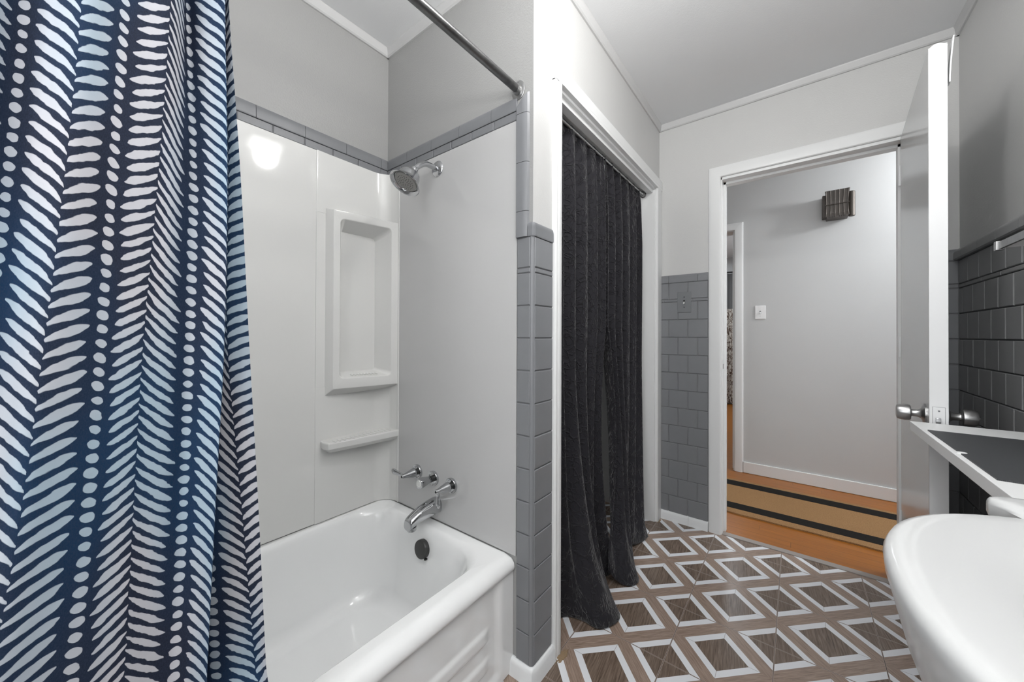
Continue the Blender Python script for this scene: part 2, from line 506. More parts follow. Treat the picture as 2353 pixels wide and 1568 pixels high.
# tiled end of the wall below the wainscot line
rows = [(1.3290, 1.4285, 0)]+[(max(ROWS_Z[i+1], .05), ROWS_Z[i], 0) for i in range(12) if ROWS_Z[i] > .07]
bm = tiles(B(), (0, YP, 0), (1, 0, 0), (0, -1, 0), -.7295, -.675, [(a, b, -.7295) for a, b, _ in rows])
tiles(bm, (0, YP, 0), (1, 0, 0), (0, -1, 0), -.7295, -.675, [(1.3117, 1.3290, -.7295)])
link('tile_column_front', bm, 'tile', wp, smooth=False)
bm = tiles(B(), (XC, 0, 0), (0, 1, 0), (1, 0, 0), YP+.004, 1.0860, [(a, b, YP+.004) for a, b, _ in rows], w=.2)
tiles(bm, (XC, 0, 0), (0, 1, 0), (1, 0, 0), YP+.004, 1.0860, [(1.3117, 1.3290, YP+.004)], w=.2)
link('tile_column_side', bm, 'tile', wp, smooth=False)
# rounded corner bead
bm = B()
pr = [(-.676, YP)]+[(-.676+.0112*math.sin(math.radians(a)), YP+.0075-.0112*math.cos(math.radians(a))) for a in range(0, 91, 15)]+[(XC, YP+.0075)]
rings(bm, [[Vector((x, y, z)) for x, y in pr] for z in (.045, 1.43)])
link('tile_corner_bead', bm, 'tile', wp)
boxo('tile_backing', (-.7295, YP-.0008, .04), (-.674, YP, 1.43), 'grout', wp)
boxo('tile_backing', (XC, YP+.002, .04), (XC+.0008, 1.0854, 1.43), 'grout', wp)
bm = B()
cp = cap_prof()
path = [((-.684, YP, 1.4285), (0, -1)), ((-.676, YP, 1.4285), (0, -1)), ((-.6705, YP+.0005, 1.4285), (.55, -.83)), ((XC, YP+.004, 1.4285), (1, -.1)), ((XC, YP+.008, 1.4285), (1, 0)), ((XC, 1.0856, 1.4285), (1, 0))]
rings(bm, [[Vector(p)+Vector((n[0], n[1], 0))*a+Vector((0, 0, b)) for a, b in cp] for p, n in path])
link('tile_cap', bm, 'tile', wp)
# white cove base around the wall end
bm = B()
bp = [(0, 0), (.022, 0), (.018, .014), (.016, .036), (.012, .046), (.006, .050), (0, .051)]
path = [((-.748, YP, 0), (0, -1)), ((-.676, YP, 0), (0, -1)), ((-.6702, YP+.001, 0), (.6, -.75)), ((XC, YP+.008, 0), (1, 0)), ((XC, 1.0860, 0), (1, 0))]
rings(bm, [[Vector(p)+Vector((n[0], n[1], 0))*a+Vector((0, 0, b)) for a, b in bp] for p, n in path])
struct(link('baseboard_plumbing', bm, 'base'))

# closet wall: header above the opening and the return to the door wall
Y0, Y1, ZH = 1.1323, 2.262, 1.998
bm = B(); box(bm, (XC-.11, 1.0854, ZH), (XC, YD, ZC)); box(bm, (XC-.11, 1.0854, 0), (XC, Y0, ZH)); box(bm, (XC-.11, Y1, 0), (XC, YD, ZH))
struct(link('wall_closet', bm, 'wall'))
def casing_prof(w, d=.018):
    return [(0, 0), (d*.8, 0), (d, w*.08), (d, w*.45), (d*.86, w*.78), (d*.55, w*.97), (0, w)]
bm = B()
# left leg (rounded outer bead), head, right leg
sweep(bm, [(0, 0), (.012, 0), (.0165, .006), (.0165, .012), (.0135, .016), (.017, .020), (.0182, .030), (.017, .040), (.013, .047), (0, .047)], (XC, 1.0854, 0), (XC, 1.0854, 1.9995), (1, 0, 0), (0, 1, 0))
sweep(bm, [(0, 0), (.0184, 0), (.019, .004), (.019, .012), (.0165, .016), (.019, .020), (.018, .055), (.012, .068), (0, .0705)], (XC, 1.0854, 1.996), (XC, YD-.001, 1.996), (1, 0, 0))
sweep(bm, [(0, 0), (.016, 0), (.019, .006), (.019, .04), (.016, .075), (0, .08)], (XC, 2.262, 0), (XC, 2.262, 1.996), (1, 0, 0), (0, 1, 0))
sweep(bm, [(0, 0), (.009, 0), (.009, .02), (0, .02)], (XC+.001, 2.327, 0), (XC+.001, 2.327, 1.996), (1, 0, 0), (0, 1, 0))
struct(link('trim_2', bm, 'trim'))
bm = B()
box(bm, (XC-.11, 1.128, 0), (XC+.001, 1.140, ZH), .001); box(bm, (XC-.11, 2.254, 0), (XC+.001, 2.263, ZH), .001); box(bm, (XC-.11, 1.128, ZH-.012), (XC+.001, 2.263, ZH+.001), .001)
box(bm, (XC-.045, 1.128, ZH-.03), (XC-.012, 2.263, ZH-.010), .002)
struct(link('trim_3', bm, 'trim'))
# closet interior
struct(boxo('wall_closet_back', (-1.42, 1.0854, 0), (-1.36, YD, ZC), 'wall_hall'))
bm = B(); box(bm, (-1.36, YD-.02, 0), (XC-.11, YD, ZC)); struct(link('wall_closet_side', bm, 'wall_hall'))
struct(boxo('baseboard_closet', (-1.36, 1.0854, 0), (-1.345, YD-.02, .08), 'trim', bev=.003))

# door wall
XL, XRD, ZD = -.3334, .372, 1.985
bm = B(); box(bm, (-1.6, YD, 0), (XL, YD+.12, ZC)); box(bm, (XL, YD, ZD+.01), (XRD+.012, YD+.12, ZC)); box(bm, (XRD+.012, YD, 0), (XR+.12, YD+.12, ZC))
wd = struct(link('wall_door', bm, 'wall'))
rws = wain_rows(-.6119, -.5598, .045)
bm = tiles(B(), (0, YD, 0), (1, 0, 0), (0, -1, 0), XC+.002, -.3968, rws)
tiles(bm, (0, YD, 0), (1, 0, 0), (0, -1, 0), XC+.002, -.3968, [(1.3117, 1.3290, -.64)], w=.16)
link('tile_field', bm, 'tile', wd, smooth=False)
bm = tiles(B(), (0, YD, 0), (1, 0, 0), (0, -1, 0), .44, XR-.001, wain_rows(.437, .437, .045), w=.11)
tiles(bm, (0, YD, 0), (1, 0, 0), (0, -1, 0), .44, XR-.001, [(1.3117, 1.3290, .437)], w=.11)
link('tile_field', bm, 'tile', wd, smooth=False)
boxo('tile_backing', (XC, YD-.0008, .04), (-.3968, YD, 1.43), 'grout', wd)
boxo('tile_backing', (.44, YD-.0008, .04), (XR, YD, 1.43), 'grout', wd)
bm = cap_run(B(), (0, YD, 0), (1, 0, 0), (0, -1, 0), XC+.001, -.3968, 1.4285, -.6119)
link('tile_cap', bm, 'tile', wd)
link('tile_cap', cap_run(B(), (0, YD, 0), (1, 0, 0), (0, -1, 0), .44, XR-.002, 1.4285, .40), 'tile', wd)
bm = B(); sweep(bm, bp, (XC+.001, YD, 0), (-.50, YD, 0), (0, -1, 0)); sweep(bm, bp, (-.499, YD, 0), (-.3968, YD, 0), (0, -1, 0)); sweep(bm, bp, (.44, YD, 0), (XR, YD, 0), (0, -1, 0))
struct(link('baseboard_door', bm, 'base'))
# door casing bathroom side + jambs
bm = B()
cpf = [(0, 0), (.014, 0), (.018, .004), (.019, .02), (.0175, .045), (.012, .060), (0, .0634)]
def mitre_casing(bm, x0, x1, z1, y, n, prof):
    """three sided casing, prof (out, across from the opening edge)"""
    for (xa, s) in ((x0, -1), (x1, 1)):
        rings(bm, [[Vector((xa+s*b, y+n*a, 0)) for a, b in prof], [Vector((xa+s*b, y+n*a, z1+b)) for a, b in prof]])
    rings(bm, [[Vector((x0-b, y+n*a, z1+b)) for a, b in prof], [Vector((x1+b, y+n*a, z1+b)) for a, b in prof]])
mitre_casing(bm, XL, XRD+.006, 2.001, YD, -1, cpf)
struct(link('trim_4', bm, 'trim'))
bm = B()
box(bm, (XL-.001, YD-.006, 0), (XL+.006, YD+.126, 2.0), .001); box(bm, (XRD+.006, YD-.006, 0), (XRD+.013, YD+.126, 2.0), .001); box(bm, (XL-.002, YD-.006, 1.986), (XRD+.014, YD+.126, 2.001), .001)
box(bm, (XL+.004, YD+.045, 0), (XL+.0175, YD+.082, 1.987), .0); box(bm, (XRD-.006, YD+.045, 0), (XRD+.008, YD+.082, 1.987), .0); box(bm, (XL+.004, YD+.045, 1.974), (XRD+.008, YD+.082, 1.990), .0)
jb = struct(link('trim_5', bm, 'trim'))
bm = B(); mitre_casing(bm, XL, XRD+.006, 2.001, YD+.12, 1, cpf); struct(link('trim_6', bm, 'trim'))
# worn strike notch on the left jamb
bm = B(); box(bm, (XL+.0055, YD+.008, .905), (XL+.0072, YD+.034, .975), .0015); o = link('strike_plate', bm, 'trim', jb)
bm = B(); box(bm, (XL+.0060, YD+.014, .925), (XL+.0078, YD+.026, .952)); link('strike_hole', bm, 'black', jb)

# right wall
wr = struct(boxo('wall_right', (XR, -.9, 0), (XR+.12, YD, ZC), 'wall'))
bm = tiles(B(), (XR, 0, 0), (0, 1, 0), (-1, 0, 0), -.7, YD-.005, wain_rows(2.1259, 2.071, .045), w=.110, gap=.0018)
tiles(bm, (XR, 0, 0), (0, 1, 0), (-1, 0, 0), -.7, YD-.005, [(1.3117, 1.3290, 2.1)], w=.16)
link('tile_field', bm, 'tile_dark', wr, smooth=False)
boxo('tile_backing', (XR-.0008, -.7, .04), (XR, YD, 1.43), 'grout_dark', wr)
link('tile_cap', cap_run(B(), (XR, 0, 0), (0, 1, 0), (-1, 0, 0), -.7, YD-.005, 1.4285, 2.09, d=.02), 'tile_dark', wr)
bm = B(); sweep(bm, bp, (XR, -.7, 0), (XR, YD-.02, 0), (-1, 0, 0)); struct(link('baseboard_right', bm, 'base'))
# wall behind the camera, and the far end of the tub alcove
struct(boxo('wall_back', (XB-.12, -.9, 0), (XR+.12, -.82, ZC), 'wall'))
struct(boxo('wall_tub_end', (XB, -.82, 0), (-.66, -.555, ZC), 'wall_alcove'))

# ceiling mouldings
cv = [(0, 0), (.007, 0), (.012, .005), (.016, .028), (.020, .0345), (0, .0345)]
zc = ZC-.0345
def cove(name, p0, p1, n):
    bm = B(); sweep(bm, cv, p0, p1, n); return struct(link(name, bm, 'trim_wall'))
cove('trim_7', (XB, -.55, zc), (XB, YP, zc), (1, 0, 0))
cove('trim_8', (XB, YP, zc), (XC, YP, zc), (0, -1, 0))
cove('trim_9', (XC, YP-.012, zc), (XC, YD, zc), (1, 0, 0))
cove('trim_10', (XC, YD, zc), (XR, YD, zc), (0, -1, 0))
cove('trim_11', (XR, -.8, zc), (XR, YD, zc), (-1, 0, 0))
cove('trim_12', (-.405, YH, zc), (2.5, YH, zc), (0, -1, 0))

# hall
bm = B(); box(bm, (-.4035, YH, 0), (2.6, YH+.13, ZC)); box(bm, (-1.25, YH, 1.99), (-.4035, YH+.13, ZC)); box(bm, (-2.6, YH, 0), (-1.25, YH+.13, ZC))
struct(link('wall_hall', bm, 'wall_hall'))
struct(boxo('wall_hall_end', (2.5, YD+.12, 0), (2.6, YH, ZC), 'wall_hall'))
struct(boxo('wall_hall_start', (-2.6, YD+.12, 0), (-2.5, YH, ZC), 'wall_hall'))
bm = B(); box(bm, (-.3425, YH-.014, 0), (2.5, YH, .088), .004); struct(link('baseboard_hall', bm, 'trim'))
bm = B(); mitre_casing(bm, -1.24, -.4035, 1.985, YH, -1, [(a, b*.97) for a, b in cpf])
box(bm, (-.412, YH-.004, 0), (-.4025, YH+.134, 1.99), .001); box(bm, (-1.25, YH-.004, 1.98), (-.4025, YH+.134, 1.992), .001); box(bm, (-.424, YH+.05, 0), (-.411, YH+.085, 1.98), .002)
struct(link('trim_13', bm, 'trim'))
# room beyond the hall
bm = B(); box(bm, (-2.5, 6.95, 0), (2.5, 7.05, ZC)); box(bm, (-.30, YH+.13, 0), (-.22, 6.95, ZC)); box(bm, (-2.6, YH+.13, 0), (-2.5, 7.0, ZC)); struct(link('wall_far', bm, 'wall_hall'))

# ------------------------------------------------------------------ bathtub
tub = tag(empty('bathtub', (-1.1, .21, 0)), 'glossy white enamelled bathtub with ribbed apron in the tiled alcove', 'bathtub')
K = 10
def tring(x0, x1, y0, y1, r, z): return [Vector((x, y, z)) for x, y in rrect(x0, x1, y0, y1, r, K)]
bm = B()
X0, X1, T0, T1 = XB+.002, -.742, -.552, YP-.001
rs = [tring(X0, X1-.01, T0, T1, .006, .02), tring(X0, X1-.01, T0, T1, .006, .325), tring(X0, X1+.005, T0, T1, .006, .333), tring(X0, X1+.009, T0, T1, .006, .345),
      tring(X0, X1+.006, T0, T1, .006, .358), tring(X0, X1-.004, T0, T1, .007, .370), tring(X0+.003, X1-.018, T0+.003, T1-.003, .02, .3775), tring(X0+.02, X1-.035, T0+.03, T1-.012, .06, .380),
      tring(X0+.030, X1-.062, T0+.07, T1-.040, .11, .378), tring(X0+.037, X1-.071, T0+.10, T1-.050, .13, .371), tring(X0+.043, X1-.077, T0+.115, T1-.059, .14, .354),
      tring(X0+.048, X1-.082, T0+.13, T1-.065, .145, .32), tring(X0+.062, X1-.094, T0+.22, T1-.083, .145, .18), tring(X0+.075, X1-.104, T0+.30, T1-.100, .14, .095),
      tring(X0+.095, X1-.120, T0+.34, T1-.120, .13, .058), tring(X0+.13, X1-.15, T0+.38, T1-.16, .11, .045), tring(X0+.25, X1-.25, T0+.5, T1-.3, .08, .042)]
rings(bm, rs, cap0=False)
link('tub_shell', bm, 'porcelain', tub, angle=60)
# apron with recessed panel and raised ribs
bm = B()
def sm(a, b, x): t_ = min(1, max(0, (x-a)/(b-a))); return t_*t_*(3-2*t_)
def apron_x(y, z):
    inside = sm(.02, .045, z)*sm(.91, .885, y)*sm(-.50, -.47, y)
    rib = max(sm(.215, .200, z)*sm(.160, .175, z), sm(.125, .110, z)*sm(.070, .085, z))*sm(.86, .83, y)*sm(-.44, -.41, y)
    return -.7425-.008*inside+.006*rib
ny, nz = 150, 70
g = [[bm.verts.new((apron_x(T0+(T1-T0)*i/ny, .003+.338*j/nz), T0+(T1-T0)*i/ny, .003+.338*j/nz)) for j in range(nz+1)] for i in range(ny+1)]
for i in range(ny):
    for j in range(nz): bm.faces.new((g[i][j], g[i+1][j], g[i+1][j+1], g[i][j+1]))
link('apron', bm, 'porcelain', tub)
# overflow plate
bm = B(); d = Vector((0, -1, .12)).normalized(); c = Vector((-1.119, .9035, .2985))
lathe(bm, c, d, [(0, .033), (.014, .034), (.019, .033), (.0215, .030), (.022, 0)], 40)
ov = link('overflow_plate', bm, 'plate', tub, angle=50); ov['label'] = 'dark round overflow plate'
bm = B(); box(bm, (-1.098, .8860, .2685), (-1.091, .8965, .2735)); link('slot', bm, 'black', ov)

# ------------------------------------------------------------------ tub surround
sur = tag(empty('tub_surround', (-1.4, .5, .38)), 'glossy white plastic tub surround with moulded recessed niche and soap ledge', 'tub surround')
SX = XB+.0105
boxo('back_panel', (XB+.001, -.55, .381), (SX, .655, 1.822), 'surround', sur, bev=.002)
bm = B()
fp = [(XB+.001, .652), (SX+.002, .652), (SX+.004, .656), (SX+.004, .69), (SX+.003, .70)]
R = .075; cxx, cyy = SX+.003+R, .968-R
fp += [(SX+.003, y) for y in (.76, .82)]
for a in range(0, 61, 6):
    aa = math.radians(180-a); fp.append((cxx+R*math.cos(aa), cyy+R*math.sin(aa)))
fp += [(-1.388, .9655), (-1.377, .9665), (-1.377, .9695), (XB+.001, .9695)]
rings(bm, [[Vector((x, y, z)) for x, y in fp] for z in (.381, .905)])
rings(bm, [[Vector((x, y, z)) for x, y in fp] for z in (1.585, 1.822)])
box(bm, (XB+.001, .652, .905), (SX+.003, .700, 1.585))
link('corner_panel', bm, 'surround', sur, angle=40)
boxo('end_panel', (-1.3765, YP-.005, .381), (-.7300, YP-.0002, 1.822), 'surround_shaded', sur, bev=.0015)
boxo('corner_bead', (-1.380, YP-.009, .381), (-1.3725, YP-.0006, 1.822), 'surround', sur, bev=.002)
# recessed niche tower, turned 14 degrees out of the wall
A = Vector((-1.425, .702, 0)); Bv = Vector((-1.378, .9665, 0)); L = (Bv-A).length; sd = (Bv-A).normalized(); nn = Vector((sd.y, -sd.x, 0))
def tw(s, z, n): return A+sd*s+nn*n+Vector((0, 0, z))
def tring2(s0, s1, z0, z1, r, n): return [tw(s, z, n) for s, z in rrect(s0, s1, z0, z1, r, 6)]
bm = B()
backr = [Vector((-1.4605, .686 if s < .02 else min(A.y+s, .967), z)) for s, z in rrect(-.014, L, .868, 1.606, .004, 6)]
nback = [Vector((-1.4690, A.y+s*.97, z)) for s, z in rrect(.044, L-.058, .957, 1.530, .014, 6)]
rings(bm, [backr, tring2(0, L, .8955, 1.600, .004, -.002), tring2(.0025, L-.001, .898, 1.5975, .006, 0), tring2(.024, L-.030, .933, 1.572, .018, 0),
           tring2(.027, L-.033, .937, 1.568, .018, -.004), nback], cap0=False)
tower = link('niche_tower', bm, 'surround', sur, angle=50)
bm = B()
for i in range(9):
    s = .075+i*.0125
    p = tw(s, .9475, -.028); q = tw(s+.006, .9435, -.012)
    tube(bm, [p, (p+q)/2, q], .0016, 6, 2)
link('drain_ribs', bm, 'surround', tower)
# soap ledge
bm = B()
def ledge(z, e): return [Vector(p) for p in ((SX-.002, .672+e, z), (-1.428+e*-.3, .667+e, z), (-1.404-e, .676+e, z), (-1.385-e, .80+e*.3, z), (-1.369-e, .962, z), (-1.372, .9665, z), (SX-.002, .9665, z))]
rings(bm, [ledge(.652, .022), ledge(.664, .008), ledge(.670, .002), ledge(.690, 0), ledge(.6945, .002), ledge(.6965, .006)])
led = link('soap_ledge', bm, 'surround', sur, angle=30)
bm = B()
for i in range(14):
    y = .70+i*.018; box(bm, (-1.425, y, .6962), (-1.398+i*.0012, y+.006, .6985), .0008, 1)
link('ledge_ribs', bm, 'surround', led)

# ------------------------------------------------------------------ shower head
sh = tag(empty('shower', (-1.124, YP, 1.768)), 'chrome bell shower head on a bent arm from the end wall', 'shower head')
bm = B(); lathe(bm, (-1.124, YP-.005, 1.768), (0, -1, 0), [(0, .031), (.002, .0315), (.006, .028), (.010, .018), (.011, .010)], 40); link('flange', bm, 'chrome', sh)
bm = B(); tube(bm, [(-1.124, YP-.006, 1.768), (-1.124, .935, 1.768), (-1.124, .905, 1.766), (-1.124, .875, 1.748), (-1.124, .848, 1.720)], .0105, 20, 8); link('arm', bm, 'chrome', sh)
hd = Vector((-.05, -.52, -.85)).normalized(); hc = Vector((-1.124, .853, 1.726))
bm = B(); lathe(bm, hc, hd, [(-.006, .012), (0, .0145), (.010, .0145), (.012, .012), (.016, .0125), (.018, .017), (.020, .020)], 24); link('collar', bm, 'chrome', sh)
bm = B(); lathe(bm, hc+hd*.014, hd, [(0, .016), (.004, .026), (.010, .033), (.022, .0385), (.038, .0415), (.046, .0435), (.055, .050), (.060, .0565), (.0625, .0585), (.064, .0570), (.062, .052), (.056, .046), (.052, .044), (.052, .0)], 56)
hb = link('bell', bm, 'chrome', sh, angle=60)
bm = B(); lathe(bm, hc+hd*.0662, hd, [(0, .0425), (.003, .042), (.0042, .039), (.0045, 0)], 48); fc = link('spray_face', bm, 'sprayface', sh)
bm = B(); a_, b_ = frame(hd); cc = hc+hd*.0705
for r, k in ((.008, 6), (.0145, 11), (.0215, 16), (.0295, 20), (.0355, 0)):
    for i in range(k):
        t_ = 2*PI*i/k+r*90; p = cc+a_*r*math.cos(t_)+b_*r*math.sin(t_)
        lathe(bm, p, hd, [(0, .00135), (.0009, .0012)], 8)
link('nozzles', bm, 'black', fc)

# ------------------------------------------------------------------ tub valves and spout
def escutcheon(par, x, z):
    bm = B(); lathe(bm, (x, YP-.005, z), (0, -1, 0), [(0, .0285), (.007, .0290), (.010, .0275), (.0085, .0235), (.005, .020), (.005, .010)], 40); link('escutcheon', bm, 'chrome', par)
    bm = B(); lathe(bm, (x, YP-.009, z), (0, -1, 0), [(0, .0125), (.016, .0125)], 20); link('stem', bm, 'plate', par)
def lever(x, z, ld, label):
    h = tag(empty('faucet_handle', (x, YP-.005, z)), label, 'faucet handle', 'chrome lever handles above the tub spout')
    escutcheon(h, x, z)
    bm = B(); lathe(bm, (x, YP-.022, z), (0, -1, 0), [(0, .016), (.003, .0185), (.010, .0180), (.045, .0095), (.058, .0085), (.062, .007), (.063, 0)], 28)
    c = Vector((x, YP-.076, z)); l = Vector(ld).normalized()
    out = Vector((0, -1, 0))
    tube(bm, [c-l*.002, c+l*.015+out*.001, c+l*.034+out*.006, c+l*.050+out*.010, c+l*.060+out*.010], [.0085, .0078, .0098, .0112, .006], 14, 6, .55, ref=l.cross(out))
    link('lever', bm, 'chrome', h, angle=50)
    bm = B(); lathe(bm, (x, YP-.0845, z), (0, -1, 0), [(0, .0042), (.001, .004)], 12); link('screw_cap', bm, 'black', h)
lever(-1.238, .545, (-1, -.05, .28), 'chrome tub handle nearest the corner, lever pointing left')
lever(-1.034, .5385, (.12, .15, -1), 'chrome tub handle with its lever pointing down towards the rim')
dv = tag(empty('diverter_knob', (-1.137, YP-.005, .5415)), 'faceted chrome knob between the two lever handles', 'faucet handle')
escutcheon(dv, -1.137, .5415)
bm = B()
rs = []
for t_, r, w in ((.018, .011, 0), (.024, .0125, .0), (.034, .0150, .12), (.060, .0205, .16), (.070, .0215, .12), (.074, .0195, .06)):
    rs.append([Vector((-1.137+r*(1-w*abs(math.cos(2.5*a)))*math.cos(a), YP-.005-t_, .5415+r*(1-w*abs(math.cos(2.5*a)))*math.sin(a))) for a in [2*PI*i/50 for i in range(50)]])
rings(bm, rs); link('knob', bm, 'chrome', dv)
bm = B(); lathe(bm, (-1.137, YP-.079, .5415), (0, -1, 0), [(0, .014), (.002, .0135), (.003, .0105), (.002, .009), (.0025, 0)], 28); link('index_cap', bm, 'cap', dv)

sp = tag(empty('tub_spout', (-1.118, YP-.005, .445)), 'tapered chrome tub spout just above the tub rim', 'tub spout')
bm = B()
def sring(y, zt, zb, hw, k=24):
    cz, hz = (zt+zb)/2, (zt-zb)/2
    return [Vector((-1.118+hw*math.copysign(abs(math.cos(a))**.8, math.cos(a)), y, cz+hz*math.copysign(abs(math.sin(a))**.8, math.sin(a)))) for a in [2*PI*i/k for i in range(k)]]
rings(bm, [sring(YP-.0055, .472, .413, .029), sring(YP-.020, .4725, .413, .029), sring(.925, .469, .413, .0285), sring(.885, .461, .412, .0265), sring(.858, .452, .409, .0245), sring(.842, .445, .402, .0235), sring(.832, .440, .398, .0225), sring(.827, .434, .396, .021), sring(.8245, .425, .397, .019)])
link('spout_body', bm, 'chrome', sp, angle=60)
bm = B(); lathe(bm, (-1.118, .845, .404), (0, .10, -1), [(0, .0175), (.013, .0165), (.013, .013), (.008, .0125)], 24); link('outlet', bm, 'chrome', sp)

# ------------------------------------------------------------------ shower curtain rod
rod = tag(empty('shower_curtain_rod', (-.727, .2, 1.930)), 'tarnished steel shower curtain rod across the tub alcove', 'curtain rod')
ZR, RX = 1.921, -.727
bm = B(); tube(bm, [(RX, -.554, ZR), (RX, .2, ZR), (RX, YP-.012, ZR)], .0128, 24, 4); link('pole', bm, 'rod', rod)
for y, s in ((YP-.0005, -1), (-.5545, 1)):
    bm = B(); lathe(bm, (RX, y, ZR), (0, s, 0), [(0, .031), (.003, .0315), (.005, .028), (.0055, .019), (.018, .0175), (.0185, .014)], 32, sx=.85)
    fl_ = link('end_socket', bm, 'nickel', rod)
    bm = B(); lathe(bm, (RX+.001, y+s*.004, ZR+.024), (0, s, 0), [(0, .003), (.0025, .002)], 10); link('screw', bm, 'rod', fl_)

# ------------------------------------------------------------------ shower curtain
def sm_(a, b, x): t_ = min(1, max(0, (x-a)/(b-a))); return t_*t_*(3-2*t_)
rows_y = [0, 400, 784, 1176, 1568]
ctrl = [  # w, [(column position surveyed on five heights)], plane offsets
    (-1, [60, 20, -30, -110, -200], [-.705, -.705, -.70, -.70, -.70]),
    (-.5, [118, 80, 35, -25, -100], [-.675]*5),
    (0, [190, 150, 103, 50, -20], [-.655]*5),
    (1, [290, 258, 233, 204, 163], [-.675]*5),
    (2, [393, 365, 328, 306, 285], [-.685, -.69, -.69, -.69, -.69]),
    (2.6, [423, 412, 393, 374, 352], [-.715, -.70, -.70, -.70, -.70]),
    (3, [430, 447, 437, 421, 400], [-.735, -.72, -.712, -.71, -.705]),
    (3.5, [462, 488, 480, 462, 442], [-.715, -.71, -.705, -.70, -.70]),
    (3.95, [515, 524, 517, 494, 474], [-.69, -.69, -.69, -.685, -.685]),
    (4.4, [506, 514, 508, 486, 467], [-.70, -.70, -.70, -.70, -.70]),
    (5.5, [475, 485, 480, 462, 445], [-.735, -.735, -.735, -.735, -.735]),
    (6.7, [490, 494, 488, 463, 472], [-.745, -.745, -.745, -.74, -.74]),
    (7, [500, 503, 495, 476, 499], [-.745, -.745, -.745, -.735, -.73]),
    (8, [517, 526, 519, 556, 590], [-.735, -.73, -.73, -.72, -.715]),
    (8.6, [524, 553, 572, 595, 613], [-.725, -.72, -.72, -.71, -.705]),
]
ZL = [1.885, 1.72, 1.56, 1.44, 1.32, 1.20, 1.08, .96, .84, .72, .60, .48, .36, .25]
cols = []
for w, px, xs in ctrl:
    pts = [on_x(u, v, x) for u, v, x in zip(px, rows_y, xs)]      # measured points, falling z
    def at(z, pts=pts):
        if z >= pts[0].z: a, b = pts[0], pts[1]
        elif z <= pts[-1].z: a, b = pts[-2], pts[-1]
        else:
            for a, b in zip(pts, pts[1:]):
                if a.z >= z >= b.z: break
        t_ = (z-a.z)/(b.z-a.z)
        if t_ < 0: t_ *= .35
        p = a.lerp(b, t_); return Vector((p.x, p.y, z))
    cols.append((w, at))
# folds that continue out of sight to the left
first = cols[0][1]
for k in range(1, 8):
    cols.insert(0, (-1-k*.8, lambda z, k=k: Vector((-.68+.035*math.cos(PI*k*.9)-.01, first(z).y-.028*k, z))))
bm = B(); uvl = bm.loops.layers.uv.new('UVMap')
grid = []; SUBW, NZ = 7, 60
zs = [1.885-(1.885-.25)*j/NZ for j in range(NZ+1)]
for z in zs:
    # smooth down the height by averaging neighbours
    P = [((c(min(z+.06, 1.9))+c(z)+c(max(z-.06, .2)))/3) for _, c in cols]
    for p in P: p.z = z
    path = catmull(P, SUBW); ws = [v.x for v in catmull([(w, 0, 0) for w, _ in cols], SUBW)]
    row = []
    for p, w in zip(path, ws):
        p = p.copy(); p.x += .0025*math.sin(w*5.1+z*2.)*(.4+.6*math.sin(z*3.1+w))
        p.x += .045*sm_(.56, .42, z)
        row.append((p, w))
    grid.append(row)
V = [[bm.verts.new(p) for p, w in r] for r in grid]
for j in range(NZ):
    for i in range(len(V[0])-1):
        f = bm.faces.new((V[j][i], V[j][i+1], V[j+1][i+1], V[j+1][i]))
        for lp, (jj, ii) in zip(f.loops, ((j, i), (j, i+1), (j+1, i+1), (j+1, i))):
            lp[uvl].uv = (grid[jj][ii][1]+8., zs[jj]+1.)
sc_ = link('shower_curtain', bm, 'leaf', None, angle=180)
tag(sc_, 'navy shower curtain printed with white herringbone leaves and dots, bunched at left', 'shower curtain')
for k in range(7):
    y = -.2+k*.058
    bm = B()
    n = 28
    pts = [(RX+.0165*math.cos(2*PI*i/n)+.001*k % .002, y+.003*math.sin(2*PI*i/n), ZR-.004+.0205*math.sin(2*PI*i/n)-.001) for i in range(n+1)]
    tube(bm, pts, .0016, 8, 1)
    o = link('curtain_ring', bm, 'chrome'); o.parent = sc_

